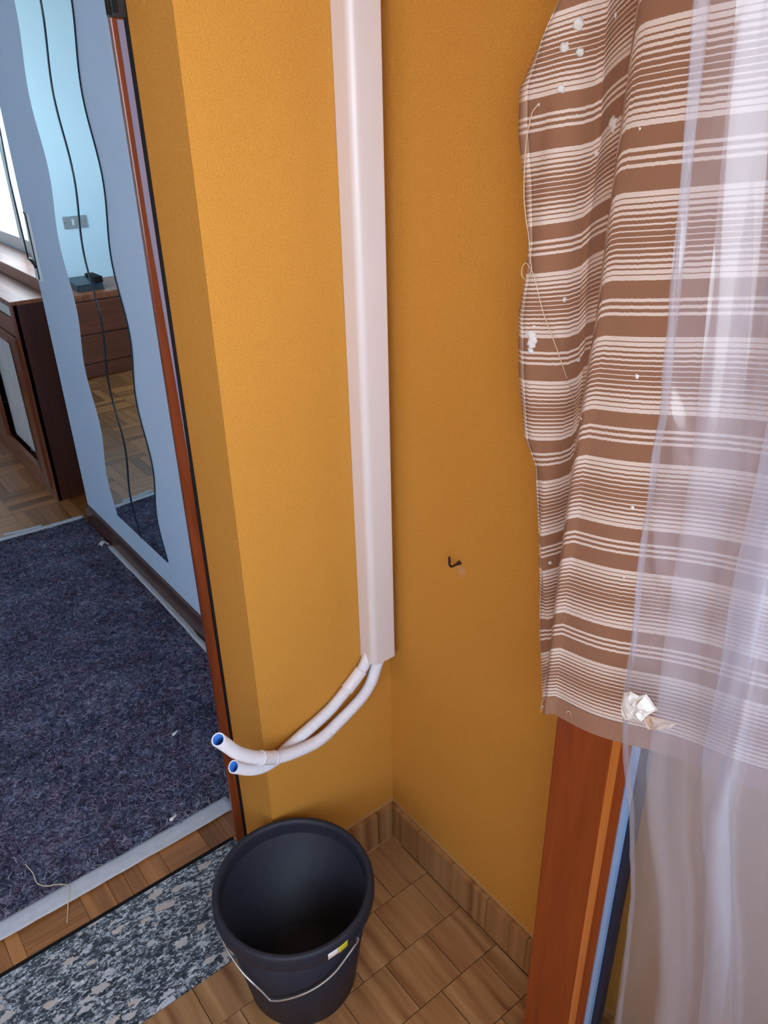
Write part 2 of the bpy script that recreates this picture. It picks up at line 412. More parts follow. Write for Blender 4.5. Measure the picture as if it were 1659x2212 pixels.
struct(box((-4.3, -1.72, -.1), (-4.2, .235, CEIL)).build('wall_left', 'stucco'), 'ochre far end wall of the balcony')
ri = MB(); ri.box((-3.3, .235, -.1), (-1.62, .25, 2.75)); ri.box((-1.62, .235, 2.25), (-.30, .25, 2.75)); ri.box((-.284, .235, -.1), (0, .25, 2.75))
struct(ri.build('wall_interior_front', 'white_wall'), 'white inner face of the door wall')
struct(box((-3.42, .235, 2.75), (.40, 4.62, 2.9)).build('ceiling_interior', 'ceiling'), 'white room ceiling')
struct(box((-.013, .25, 0), (0, 2.045, .085), .003).build('baseboard_interior', 'basewood'), 'brown wooden baseboard under the mirror')

# balcony floor with tiles
TP = .1088; GAP = .0016
fl = struct(box((-4.2, -1.72, -.1), (.0, -.042, -.004)).build('floor', 'grout'), 'striped brown tile floor of the balcony')
def tile_mesh(sx, sy, name='tile'):
    b = MB(); b.box((-sx/2, -sy/2, -.006), (sx/2, sy/2, 0), .0009)
    bmesh.ops.recalc_face_normals(b.bm, faces=b.bm.faces)
    me = bpy.data.meshes.new(name); b.bm.to_mesh(me); b.bm.free(); me.materials.append(M['tile']); return me
full = tile_mesh(TP-GAP, TP-GAP)
def put(name, me, parent, wloc, rot=(0, 0, 0)):
    o = bpy.data.objects.new(name, me); COL.objects.link(o); o.parent = parent
    o.location = Vector(wloc)-world_loc(parent); o.rotation_euler = rot; return o
rows = [-.138-TP*k for k in range(0, 6)]
ylim_top = {0: -.012}
for ri_, ybot in enumerate(rows):
    off = -.111 if ri_ % 2 == 0 else -.0565
    ytop = ybot+TP if ri_ else -.012
    xj = [-.012]+[off-k*TP for k in range(0, 8)]
    for k, (a, b) in enumerate(zip(xj, xj[1:])):
        if a-b < .01: continue
        yt = ytop
        if ri_ == 0 and b < -.32: yt = -.042
        sx, sy = a-b-GAP, yt-ybot-GAP
        me = full if abs(sx-TP+GAP) < .001 and abs(sy-TP+GAP) < .001 else tile_mesh(sx, sy)
        put('tile', me, fl, ((a+b)/2, (yt+ybot)/2, random.uniform(-.0006, 0)))
# rest of the balcony floor beyond the view keeps the same tiles, joined
st = MB()
for ri_ in range(0, 14):
    yb = -.138-TP*ri_; off = -.111 if ri_ % 2 == 0 else -.0565
    k0 = 7 if ri_ < 6 else -1
    for k in range(k0, 34):
        a = off-k*TP; b_ = a-TP
        a = min(a, -.002)
        yt = -.042 if ri_ == 0 else yb+TP
        if yb < -1.6: continue
        st.box((b_+GAP/2, yb+GAP/2, -.0065), (a-GAP/2, yt-GAP/2, -.0005))
tag(st.build('tile_field', 'tile', fl), None, None, None, 'stuff')
# skirting tiles
SH = .100
def skirt_mesh(wid, name='skirting_tile'):
    b = MB(); b.box((-wid/2, -.0055, 0), (wid/2, .0055, SH), .001)
    bmesh.ops.recalc_face_normals(b.bm, faces=b.bm.faces)
    me = bpy.data.meshes.new(name); b.bm.to_mesh(me); b.bm.free(); me.materials.append(M['tile']); return me
skr = struct(box((-.004, -1.6, 0), (0, 0, SH-.002)).build('baseboard_right', 'grout'), 'brown skirting tiles along the side wall')
skb = struct(box((XL, -.004, 0), (0, 0, SH-.002)).build('baseboard_back', 'grout'), 'brown skirting tiles along the door wall')
sfull = skirt_mesh(TP-GAP)
yy = -.0125
for k in range(14):
    yn = -.105-.1085*k
    put('skirting_tile', sfull if k else skirt_mesh(yy-yn-GAP), skr, (-.0065, (yy+yn)/2, 0), (0, 0, math.pi/2)); yy = yn
xx = -.0015
for k, xn in enumerate((-.053, -.161, -.270, -.308)):
    put('skirting_tile', skirt_mesh(xx-xn-GAP), skb, ((xx+xn)/2, -.0065, 0)); xx = xn

# granite sill
gs = thing('granite_sill', (-.96, .09, -.02), 'grey and white speckled granite door sill', 'door sill')
box((-1.62, -.042, -.02), (XL, .218, .004), .004).build('slab', 'granite', gs)
box((-1.62, .218, -.02), (XL, .2275, .0015)).build('joint', 'black', gs)
# room floor and parquet blocks
rf = struct(box((-3.3, .2285, -.1), (.27, 4.5, -.004)).build('floor_interior', 'parquet_base'), 'brown wooden parquet floor of the room')
def blk(sx, sy, mat, name='parquet_block'):
    b = MB(); b.box((-sx/2, -sy/2, -.006), (sx/2, sy/2, 0), .0007)
    bmesh.ops.recalc_face_normals(b.bm, faces=b.bm.faces)
    me = bpy.data.meshes.new(name); b.bm.to_mesh(me); b.bm.free(); me.materials.append(M[mat]); return me
g = .0009
for a, b_, al in ((-.255, -.317, 0), (-.317, -.367, 0), (-.367, -.467, 1), (-.467, -.520, 0), (-.520, -.555, 0), (-.555, -.592, 0), (-.592, -.652, 0), (-.652, -.783, 1), (-.783, -.812, 0), (-.812, -.862, 0), (-.862, -.912, 0), (-.912, -.962, 0)):
    if al:
        for y0, y1 in ((.2295, .2465), (.2465, .31)):
            put('parquet_block', blk(a-b_-g, y1-y0-g, 'parquet_x'), rf, ((a+b_)/2, (y0+y1)/2, random.uniform(-.0006, 0)))
    else:
        put('parquet_block', blk(a-b_-g, .0805-g, 'parquet_y'), rf, ((a+b_)/2, .2698, random.uniform(-.0006, 0)))
Q = .24; fwid = Q/5
mx, my = blk(Q-g, fwid-g, 'parquet_x'), blk(fwid-g, Q-g, 'parquet_y')
for i in range(5):
    for j in range(8):
        cx, cy = -.002-Q*(i+.5), 2.09+Q*(j+.5)
        for k in range(5):
            d = (k-2)*fwid
            if (i+j) % 2: put('parquet_block', mx, rf, (cx, cy+d, random.uniform(-.0005, 0)))
            else: put('parquet_block', my, rf, (cx+d, cy, random.uniform(-.0005, 0)))

# ------------------------------------------------------------ door frame
df = thing('door_frame', (-.32, .17, 0), 'dark brown varnished door frame post beside the ochre reveal', 'door frame')
b = MB(); b.box((-.3335, .1420, 0), (-.306, .1520, 2.25), .002); b.box((-.312, .1520, 0), (-.288, .160, 2.25)); b.build('post', 'brownwood', df)
box((-.3155, .1395, 0), (-.3095, .1425, 2.25)).build('shadow_gap', 'black', df)
b = MB(); b.prism([(-.3160, .1405, 1.00), (-.3185, .1405, 1.15), (-.3245, .1405, 1.40), (-.3250, .1405, 1.648), (-.3160, .1405, 1.648)], (0, .003, 0)); tag(b.build('reflection_strip', 'lilac', df), 'pale lilac reflection on the varnish, built as a strip')  # pale strip in place of a varnish reflection, tapered where it fades out
hg = MB(); hg.box((-.3375, .1375, 1.65), (-.312, .1425, 1.74), .001); hg.tube([(-.3265, .1375, 1.655), (-.3265, .1375, 1.74)], .003, 10)
hg.tube([(-.335, .139, 1.652), (-.335, .139, 1.74)], .0035, 10); tag(hg.build('hinge', 'metal_dark', df), 'dark steel hinge')

# ------------------------------------------------------------ mirror halves
def wave(c, z): return c+.021*math.cos(2*math.pi*(z-1.590)/.418)
def mirror(c0, c1, label, z0=.190, z1=1.93):
    n = 90; zs = [z0+(z1-z0)*i/n for i in range(n+1)]
    b = MB(); b.mi = 1; lo = [(wave(c0, z), z) for z in zs]; hi = [(wave(c1, z), z) for z in zs]
    for i in range(n):
        for X_, rev in ((-.005, 0), (-.0005, 1)):
            q = [(X_, *lo[i]), (X_, *hi[i]), (X_, *hi[i+1]), (X_, *lo[i+1])]
            b.mi = 0 if X_ == -.005 else 1
            b._tag([b.bm.faces.new([b.bm.verts.new(p) for p in q])])
        b.mi = 1
        for L in (lo, hi): b._tag([b.bm.faces.new([b.bm.verts.new(p) for p in ((-.005, *L[i]), (-.0005, *L[i]), (-.0005, *L[i+1]), (-.005, *L[i+1]))])])
    for i in (0, n): b._tag([b.bm.faces.new([b.bm.verts.new(p) for p in ((-.005, *lo[i]), (-.0005, *lo[i]), (-.0005, *hi[i]), (-.005, *hi[i]))])])
    bmesh.ops.remove_doubles(b.bm, verts=b.bm.verts, dist=1e-6)
    return tag(b.build('wavy_mirror', ['mirror', 'mirror_edge'], fixn=True), label, 'mirror', 'wavy mirror strips on the white wall')
M_DOOR = mirror(1.217, 1.4330, 'wavy mirror strip on white wall, the half nearer the door frame')
mirror(1.4450, 1.6615, 'wavy mirror strip on white wall, the half nearer the window')

b = MB(); seam_ = tag(b.grid(lambda u, v: (-.0035, wave(1.4333+.0114*u, .190+1.74*v), .190+1.74*v), 2, 90).build('joint', 'mirror_edge', M_DOOR, solid=.006), 'dark joint between the mirror halves')
# ------------------------------------------------------------ window, sill, radiator, cover
wn = struct(box((.27, 2.20, .94), (.33, 4.3, 1.0), .004).build('window_1', 'white_metal'), 'bright room window')
for a, b_ in (((.27, 2.20, 2.39), (.33, 4.3, 2.45)), ((.27, 2.20, 1.0), (.33, 2.25, 2.39)), ((.27, 4.25, 1.0), (.33, 4.3, 2.39)), ((.27, 3.2, 1.0), (.33, 3.26, 2.39))):
    box(a, b_, .004).build('window_frame', 'white_metal', wn)
for a, b_ in ((2.25, 3.2), (3.26, 4.25)): box((.297, a, 1.0), (.301, b_, 2.39)).build('pane', 'glass', wn)
tag(box((.10, 2.047, .885), (.27, 4.3, .938), .004).build('window_sill', 'cabwood_y'), 'reddish varnished wooden window sill above the radiator cover', 'window sill')
rc = thing('radiator_cover', (.02, 2.9, 0), 'dark reddish wooden radiator cover below the window', 'radiator cover')
Y0, Y1 = 2.33, 3.95; FX = -.05
box((FX+.004, Y0, 0), (.262, Y0+.022, .868), .002).build('side_panel', 'darkwood', rc)
box((FX+.004, Y1-.022, 0), (.262, Y1, .868), .002).build('side_panel', 'darkwood', rc)
box((FX-.004, Y0-.006, .868), (.262, Y1, .884), .002).build('top_board', 'cabwood_y', rc)
box((FX, Y0, 0), (FX+.022, Y0+.04, .868), .002).build('post', 'cabwood', rc)
box((FX, Y0+.04, .735), (FX+.022, Y1, .805), .002).build('rail', 'cabwood_y', rc)
box((FX, Y0+.04, 0), (FX+.022, Y1, .045), .002).build('plinth', 'cabwood_y', rc)
box((FX, Y0+.04, .858), (FX+.02, Y1, .868)).build('rail', 'cabwood_y', rc)
gr = box((FX+.014, Y0+.04, .806), (FX+.018, Y1, .857)).build('top_grille', 'darkwood', rc)
for k in range(24): box((FX+.006, Y0+.055+k*.035, .812), (FX+.012, Y0+.077+k*.035, .852)).build('grille_bar', 'white_metal', gr)
dr = box((FX-.008, Y0+.045, .05), (FX+.012, Y0+.15, .73), .003).build('door', 'cabwood', rc)
box((FX-.008, Y0+.70, .05), (FX+.012, Y0+.80, .73), .003).build('door_stile', 'cabwood', dr)
box((FX-.008, Y0+.15, .05), (FX+.012, Y0+.70, .11), .003).build('door_rail', 'cabwood_y', dr)
box((FX-.008, Y0+.15, .685), (FX+.012, Y0+.70, .73), .003).build('door_rail', 'cabwood_y', dr)
box((FX-.010, Y0+.135, .10), (FX-.004, Y0+.15, .70), .002).build('bead', 'darkwood', dr)
box((FX, Y0+.82, .05), (FX+.012, Y1, .73), .003).build('panel', 'cabwood', rc)
rd = thing('radiator', (.06, 2.8, .09), 'white ribbed radiator inside the wooden cover', 'radiator')
for k in range(14): box((-.012, Y0+.16+k*.040, .10), (.09, Y0+.192+k*.040, .725), .008).build('rib', 'white_metal', rd)
for z_ in (.12, .70):
    b = MB(); b.tube([(.04, Y0+.16, z_), (.04, Y0+.74, z_)], .016, 12); b.build('pipe', 'white_metal', rd)
for s in (Y0+.2, Y0+.68): box((.035, s, 0), (.055, s+.012, .12)).build('foot', 'white_metal', rd)
# shutter crank
sc_ = thing('shutter_crank', (0, 2.0, 1.0), 'slim white shutter crank on the wall edge by the window', 'crank')
b = MB(); b.prism([(0, 2.0395, 1.01), (0, 1.985, 1.005), (0, 1.985, 1.235), (0, 2.015, 1.24)], (-.008, 0, 0)); b.build('plate', 'white_metal', sc_)
b = MB(); b.tube([(-.009, 1.992, 1.012), (-.009, 1.992, 1.23)], .0022, 6); b.tube([(-.009, 1.992, 1.23), (-.009, 2.012, 1.238)], .002, 6); b.build('outline', 'black', sc_)
b = MB(); b.tube([(-.010, 2.012, 1.062), (-.014, 2.03, 1.076), (-.014, 2.06, 1.078)], .005, 8); b.tube([(-.01, 2.005, 1.05), (-.012, 2.015, 1.075)], .004, 8); b.build('joint', 'metal_dark', sc_)
b = MB(); b.tube([(-.014, 2.06, 1.078), (-.010, 2.088, 1.34), (-.006, 2.083, 1.52), (0, 2.075, 1.9)], .003, 8); b.build('rod', 'metal_dark', sc_)

# ------------------------------------------------------------ dresser (seen in the mirror)
ds = thing('dresser', (-1.1, 4.26, 0), 'low brown wooden dresser at the far wall, seen in the mirror', 'dresser')
box((-1.75, 4.05, .0), (-.45, 4.495, .49), .003).build('body', 'dresserwood', ds)
box((-1.77, 4.025, .492), (-.43, 4.497, .532), .005).build('top', 'cabwood_y', ds)
box((-1.745, 4.035, .0), (-.455, 4.05, .088), .002).build('plinth', 'dresserwood', ds)
for z0, z1 in ((.095, .272), (.282, .482)):
    box((-1.745, 4.028, z0), (-.455, 4.05, z1), .004).build('drawer', 'dresserwood', ds)
ph = thing('telephone', (-.85, 4.2, .532), 'dark blue-black telephone on the dresser, seen in the mirror', 'telephone')
b = MB(); b.prism([(-.765, 4.10, .533), (-.765, 4.28, .533), (-.765, 4.28, .598), (-.765, 4.115, .572)], (-.17, 0, 0)); b.build('base', 'phone', ph)
b = MB(); b.box((-.885, 4.11, .572), (-.94, 4.29, .612), .008); b.build('handset', 'black', ph)
b = MB(); b.prism([(-.78, 4.1005, .540), (-.78, 4.108, .562), (-.78, 4.104, .562)], (-.10, 0, 0)); b.build('front_edge', 'metal_dark', ph)
sw = thing('light_switch', (-.953, 4.495, .86), 'grey switch plate on the far wall, seen in the mirror', 'switch')
box((-1.03, 4.491, .866), (-.878, 4.4995, .941), .002).build('plate', 'switch', sw)
box((-.948, 4.488, .885), (-.934, 4.492, .922), .001).build('rocker', 'white_metal', sw)
for x_ in (-1.02, -.888):
    b = MB(); b.tube([(x_, 4.4905, .903), (x_, 4.492, .903)], .003, 8); b.build('screw', 'black', sw)

# ------------------------------------------------------------ felt, tapes, scraps
def felt_z(x, y):
    z = .004+.0016*mnoise.noise(Vector((x*5, y*5, 0)))
    def crease(p0, p1, h, wd):
        a, c = Vector(p0), Vector(p1); d = c-a; t = max(0, min(1, (Vector((x, y))-a).dot(d)/d.length_squared))
        return h*math.exp(-((Vector((x, y))-(a+t*d)).length/wd)**2)
    z += crease((-1.1, 1.1), (-.692, .789), .014, .02)+crease((-.692, .789), (-.60, .64), .011, .018)+crease((-1.1, .92), (-.645, .822), .012, .016)
    return max(z, .002)
b = MB(); b.grid(lambda u, v: ((-1.55+u*1.535), .335+v*1.775, felt_z(-1.55+u*1.535, .335+v*1.775)), 130, 150)
fe = tag(b.build('felt_sheet', 'felt'), 'dark grey mottled felt floor protection sheet', 'felt sheet')
b = MB()
for k in range(5200):
    y_ = .345+1.74*random.random()**1.7; x_ = -.95+.93*random.random()
    a = random.random()*6.28; L = random.uniform(.006, .024)*random.choice((.5, 1, 1)); wd = random.uniform(.0003, .0007)
    z_ = felt_z(x_, y_)+.0008; bend = random.uniform(-1.2, 1.2); b.mi = random.choice((0, 0, 1, 1, 2, 3, 3))
    prev = None; px_, py_ = x_, y_
    for q in range(4):
        n_ = Vector((-math.sin(a), math.cos(a), 0))*wd
        c = Vector((px_, py_, z_+.0012*math.sin(q/3*3.14)))
        cur = (b.bm.verts.new(c+n_), b.bm.verts.new(c-n_))
        if prev: b._tag([b.bm.faces.new((prev[0], prev[1], cur[1], cur[0]))])
        prev = cur; px_ += math.cos(a)*L/3; py_ += math.sin(a)*L/3; a += bend/3
for k in range(420):
    y_ = .345+1.74*random.random()**1.6; x_ = -.95+.93*random.random(); z_ = felt_z(x_, y_)+.0012; r_ = random.uniform(.0006, .0022); b.mi = 0; a = random.random()*6
    b._tag([b.bm.faces.new([b.bm.verts.new((x_+r_*random.uniform(.6, 1.2)*math.cos(a+q*1.2566), y_+r_*random.uniform(.6, 1.2)*math.sin(a+q*1.2566), z_+random.uniform(0, .001))) for q in range(5)])])
M['fib0'] = plain('pale_fibre', (190, 192, 205), .9, .1); M['fib1'] = plain('blue_grey_fibre', (120, 130, 156), .9, .1)
M['fib2'] = plain('mauve_fibre', (128, 98, 116), .9, .1); M['fib3'] = plain('dark_fibre', (24, 24, 32), .9, .1)
tag(b.build('lint_fibres', ['fib0', 'fib1', 'fib2', 'fib3'], fe, fixn=False), None, None, None, 'stuff')

def strip(name, pts, width, z, label, cat, grp=None, wob=.002, mat='tape', norm=None):
    pts = [Vector((*p, 0)) for p in pts]; n = 60; b = MB(); sp = spline(pts, n)
    def fn(u, v):
        i = min(int(u*n), n); p = sp[i]; q = sp[min(i+1, n)]-sp[max(i-1, 0)]; nn = Vector((-q.y, q.x, 0)).normalized()
        e = wob*mnoise.noise(Vector((u*14, v*3+z*90, 1)))
        zz = z+.0012*mnoise.noise(Vector((u*20, v*2, 5)))+(.0018 if abs(v-.45) < .2 else 0)
        return p+nn*((v-.5)*width+e)+Vector((0, 0, zz))
    b.grid(fn, n, 6); return tag(b.build(name, mat, solid=.0006), label, cat, grp)
strip('paper_tape', [(-.265, .320), (-.6, .321), (-.82, .323), (-1.3, .324)], .047, .0058, 'wide white paper tape along the door side of the felt', 'tape', 'paper tapes around the felt')
strip('paper_tape', [(-.012, 2.105), (-.2, 2.112), (-.4, 2.128), (-.8, 2.14), (-1.3, 2.14)], .030, .0052, 'white paper tape along the far edge of the felt', 'tape', 'paper tapes around the felt')
strip('paper_tape', [(-.18, 2.132), (-.24, 2.140), (-.30, 2.150), (-.325, 2.155)], .020, .0062, 'short torn end of white tape beside the far felt edge', 'tape', 'paper tapes around the felt', .004)
strip('paper_tape', [(-.0205, 1.775), (-.021, 1.5), (-.022, 1.2), (-.026, .908), (-.026, .36)], .021, .0075, 'narrow white paper tape along the brown baseboard', 'tape', 'paper tapes around the felt', .003)
b = MB()
def curl(u, v):
    a = u*3.6; return (-.024-.028*u+.004*math.sin(v*7), 1.775+.03*v+.016*u, .008+.010*math.sin(a)+.004*math.sin(v*9+u*4)+.004)
b.grid(curl, 12, 8); tag(b.build('tape_scrap', 'tape', solid=.0006), 'curled loose end of white tape by the baseboard', 'tape')

def crumb(loc, ang, label):
    t = thing('plaster_crumb', (loc[0], loc[1], felt_z(*loc)+.0012), label, 'crumb', 'white crumbs on the felt')
    z_ = felt_z(*loc)+.004; d = Vector((math.cos(ang), math.sin(ang), 0))
    b = MB(); b.blob((loc[0], loc[1], z_), .0055, (1, .9, .6), 2, .3, ang); b.build('lump', 'plaster', t)
    b = MB(); b.tube([Vector((loc[0], loc[1], z_))+d*k for k in (0, .006, .012, .016)], [.004, .003, .0028, .0015], 8); b.build('stem', 'plaster', t)
crumb((-.275, .629), .4, 'white crumb on the felt near the hose ends')
crumb((-.404, .362), .3, 'white crumb on the felt just inside the door tape')
def cord(name, pts, r, mat, label, cat, n=60, **kw):
    b = MB(); b.tube(spline(pts, n), r, 6); return tag(b.build(name, mat, **kw), label, cat)
cord('string', [(x_, y_, felt_z(x_, y_)+.0025 if y_ > .345 else (.0105 if y_ > .295 else .0022)) for x_, y_ in [(-.722, .458), (-.715, .423), (-.715, .39), (-.701, .369), (-.683, .36), (-.666, .346), (-.663, .33), (-.671, .311), (-.682, .286), (-.694, .254)]], .0011, 'thread', 'thin cream string lying across felt, tape and parquet', 'string')
cord('wire_offcut', [(x_, y_, felt_z(x_, y_)+.0022) for x_, y_ in [(-.422, .776), (-.4, .779), (-.381, .771), (-.356, .775), (-.33, .77), (-.317, .722), (-.293, .701), (-.262, .718), (-.237, .731)]], .0009, 'black', 'thin dark wavy wire lying on the felt', 'wire')

# ------------------------------------------------------------ cable trunking and hoses
tr = thing('cable_trunking', (-.05, -.02, .56), 'tall cream plastic trunking running up the wall corner', 'trunking')
def trunk_pt(x_, y_, z): return (x_-.0065*(z-.56)/1.1, y_, z)
def prof(xa, xb, yf, r, n=8):
    P = [(xa, 0)]
    for k in range(n+1):
        a = math.pi+math.pi/2*k/n; P.append((xa+r+r*math.cos(a), yf+r+r*math.sin(a)))
    for k in range(5):
        a = 1.5*math.pi+math.pi/2*k/4; rr = .003; P.append((xb-rr+rr*math.cos(a), yf+rr+rr*math.sin(a)))
    P.append((xb, 0)); return P
po = prof(-.075, -.0195, -.0415, .012); pi_ = prof(-.0732, -.0213, -.0397, .0105)
b = MB(); zs = [.560+(CEIL-.562)*k/10 for k in range(11)]
def loft(P, flip):
    R_ = [[b.bm.verts.new(trunk_pt(px_, py_-.0008, z)) for px_, py_ in P] for z in zs]
    for q, t in zip(R_, R_[1:]):
        for k in range(len(P)-1): b._tag([b.bm.faces.new((q[k], q[k+1], t[k+1], t[k]))], False)
    return R_
Ra, Rb = loft(po, 0), loft(pi_, 1)
for k in range(len(po)-1): b._tag([b.bm.faces.new((Ra[0][k], Ra[0][k+1], Rb[0][k+1], Rb[0][k]))])
for f in b.bm.faces:
    f.smooth = True
cov = b.build('cover', 'pvc', tr)
es = cov.modifiers.new('edge', 'EDGE_SPLIT'); es.split_angle = math.radians(25)
box((-.0725, -.006, .585), (-.022, -.0008, CEIL-.002)).build('base_channel', 'pvc', tr)

def hose(pts, label, sleeve_t, R0=.0118, pitch=.0033):
    sp = spline(pts, 400); L = sum((sp[i+1]-sp[i]).length for i in range(400))
    n = int(L/pitch)*4; sp = spline(pts, n)
    t = thing('corrugated_hose', sp[-1], label, 'hose', 'corrugated hoses leaving the trunking')
    rad = [R0-(.0014 if (i % 4) in (2, 3) else 0) for i in range(n+1)]
    b = MB(); rings = b.tube(sp, rad, 20, True, False)
    d = (sp[-1]-sp[-2]).normalized(); inner = [b.bm.verts.new(sp[-1]+(v.co-sp[-1])*.80) for v in rings[-1]]
    b._tag([b.bm.faces.new((rings[-1][k], rings[-1][(k+1) % 20], inner[(k+1) % 20], inner[k])) for k in range(20)])
    b.build('tube', 'hose', t)
    m_ = int(n*.86); irad = [R0*.79-(.0008 if (i % 4) in (2, 3) else 0) for i in range(n-m_+1)]
    b = MB(); b.tube(sp[m_:], irad, 20, True, False); tag(b.build('inner_lining', 'blue', t, fixn=False), 'blue inner lining')
    i0, i1 = int(sleeve_t[0]*n), int(sleeve_t[1]*n)
    k_ = i1-i0; b = MB(); b.tube(sp[i0:i1+1], [R0+.0006+(.0012 if (j < 3 or j > k_-3) else .0004) for j in range(k_+1)], 20); b.build('sleeve', 'hose', t)
    return t
hose([(-.0345, -.0265, .70), (-.0350, -.0265, .63), (-.045, -.027, .572), (-.0590, -.0278, .538), (-.074, -.029, .509), (-.102, -.031, .485), (-.159, -.036, .463), (-.211, -.043, .452), (-.267, -.051, .464), (-.316, -.060, .486), (-.361, -.069, .522), (-.396, -.079, .562), (-.418, -.089, .600), (-.436, -.100, .633)],
     'white corrugated hose with the higher, upturned blue-lined end', (.70, .75))
hose([(-.0608, -.0138, .72), (-.0608, -.0138, .64), (-.0625, -.0138, .585), (-.0745, -.0142, .552), (-.098, -.0145, .529), (-.130, -.015, .506), (-.166, -.016, .484), (-.205, -.019, .472), (-.242, -.022, .463), (-.274, -.026, .455), (-.297, -.030, .450), (-.330, -.036, .455), (-.362, -.044, .474), (-.397, -.052, .509)],
     'white corrugated hose with the lower blue-lined end, nearest the wall', (.27, .37))

# wall hook
hk = thing('wall_hook', (0, -.2, .84), 'small dark bent iron hook in the ochre side wall', 'hook')
b = MB(); b.tube(spline([(.01, -.200, .846), (-.008, -.1985, .8435), (-.016, -.196, .842), (-.019, -.1945, .846), (-.0195, -.194, .855), (-.0195, -.1935, .861)], 24), .0021, 10); b.build('shank', 'iron', hk)
b = MB(); b.tube([(.0, -.200, .8455), (-.004, -.1992, .8445)], [.0042, .0036], 12); b.build('collar', 'iron', hk)

# ------------------------------------------------------------ bucket
BC = Vector((-.357, -.1535, 0.0))
bk = thing('bucket', BC, 'charcoal plastic bucket standing in the corner on the tiles', 'bucket')
b = MB(); b.lathe([(0, .0), (.102, .0), (.106, .004), (.1385, .245), (.1362, .2455), (.1345, .244), (.1025, .010), (0, .010)], BC, 72)
b.build('body', 'bucket', bk)
b = MB(); b.lathe([(.1375, .241), (.1455, .238), (.1490, .242), (.1502, .252), (.1496, .266), (.1470, .2735), (.1425, .2755), (.1380, .2735), (.1352, .266), (.1343, .244)], BC, 72)
b.build('rim', 'bucket', bk)
b = MB(); b.lathe([(.1028, .0102), (.1010, .0118), (.0995, .0102)], BC, 72); b.build('bottom_ridge', 'bucket', bk)
HP = [(-.3205, -.303, .2505), (-.3205, -.303, .242), (-.328, -.301, .230), (-.345, -.300, .214), (-.368, -.297, .192), (-.391, -.290, .175), (-.414, -.280, .162), (-.437, -.265, .149), (-.457, -.245, .134), (-.4665, -.2295, .1245)]
HP2 = [(-.4665, -.2295, .1245), (-.474, -.216, .141), (-.4835, -.200, .158), (-.4905, -.180, .170), (-.495, -.155, .183), (-.496, -.125, .198), (-.488, -.090, .212), (-.469, -.055, .226), (-.441, -.027, .237), (-.3985, -.0075, .248)]
b = MB(); b.tube(spline(HP, 40)+spline(HP2, 40)[1:], .0021, 8); hd = b.build('handle', 'wire', bk)
for ang in (-1.30, 1.845):
    d = Vector((math.cos(ang), math.sin(ang), 0)); c = BC+Vector((0, 0, .249)); s_d = Vector((-d.y, d.x, 0))
    b = MB(); b.prism([c+d*.1485+s_d*k+Vector((0, 0, z)) for k, z in ((-.012, .006), (.012, .006), (.009, -.012), (-.009, -.012))], d*.0045); b.build('lug', 'bucket', bk)
def stick(a0, a1, z0, z1, mat, nm, lab):
    b = MB(); R_ = .1504
    b.grid(lambda u, v: (BC.x+(R_+.0004)*math.cos(a0+(a1-a0)*u), BC.y+(R_+.0004)*math.sin(a0+(a1-a0)*u), z0+(z1-z0)*v+.002*u), 6, 3)
    return tag(b.build(nm, mat, bk, solid=.0003), lab)
stick(-1.74, -1.60, .2475, .2625, 'paper', 'sticker', 'white half of a torn sticker')
stick(-1.60, -1.47, .2475, .2635, 'yellow', 'sticker', 'yellow half of a torn sticker')

# ------------------------------------------------------------ door leaf standing along the side wall
lf = thing('door_leaf', (-.1, -.85, 0), 'orange-brown wooden glazed door leaf standing along the side wall', 'door leaf')
LX, LB = -.122, -.078; YA = -.5245; H_ = 2.05
box((LX, -.612, .004), (LB, YA, H_), .002).build('stile', 'orangewood', lf)
b = MB(); b.prism([(LX+.001, -.612, .15), (LX+.007, -.6205, .15), (LB-.006, -.6205, .15), (LB-.006, -.612, .15)], (0, 0, H_-.27)); tag(b.build('glazing_bead', 'orangelight', lf), 'lighter sloped glazing bead')
box((LX+.0075, -.634, .15), (LB-.008, -.6205, H_-.12)).build('glazing_bead', 'orangewood', lf)
box((LX+.0105, -.6415, .15), (LB-.010, -.634, H_-.12)).build('glazing_tape', 'paleblue', lf)
box((LX+.0185, -.6520, .15), (LB-.012, -.6415, H_-.12)).build('gasket', 'gasket', lf)
box((LX, -1.18, .004), (LB, -1.09, H_), .002).build('stile', 'orangewood', lf)
box((LX, -1.09, .004), (LB, -.612, .15), .002).build('rail', 'orangewood', lf)
box((LX, -1.09, H_-.12), (LB, -.612, H_), .002).build('rail', 'orangewood', lf)
box((-.101, -1.09, .15), (-.097, -.650, H_-.12)).build('pane', 'glass', lf)

# ------------------------------------------------------------ striped curtain hung over the leaf
ct = thing('curtain', (-.12, -.6, .84), 'brown and cream striped cotton curtain hung over the door leaf', 'curtain')
ye_t = [(.80, -.526), (.88, -.526), (1.0, -.526), (1.137, -.530), (1.258, -.536), (1.346, -.542), (1.465, -.544), (1.562, -.548), (1.7, -.551), (2.1, -.551)]
yl_t = [(.72, -.458), (.769, -.456), (.825, -.449), (.912, -.430), (1.021, -.418), (1.119, -.403), (1.151, -.380), (1.236, -.363), (1.306, -.357), (1.352, -.364), (1.39, -.366), (1.456, -.353), (1.514, -.339), (1.556, -.339), (1.586, -.358), (1.602, -.366), (1.633, -.391), (1.75, -.425), (2.1, -.43)]
yi_t = [(.72, -.470), (.846, -.466), (.999, -.458), (1.136, -.456), (1.228, -.457), (1.343, -.447), (1.427, -.441), (1.506, -.445), (1.57, -.439), (1.629, -.437), (2.1, -.44)]
PF = .1325
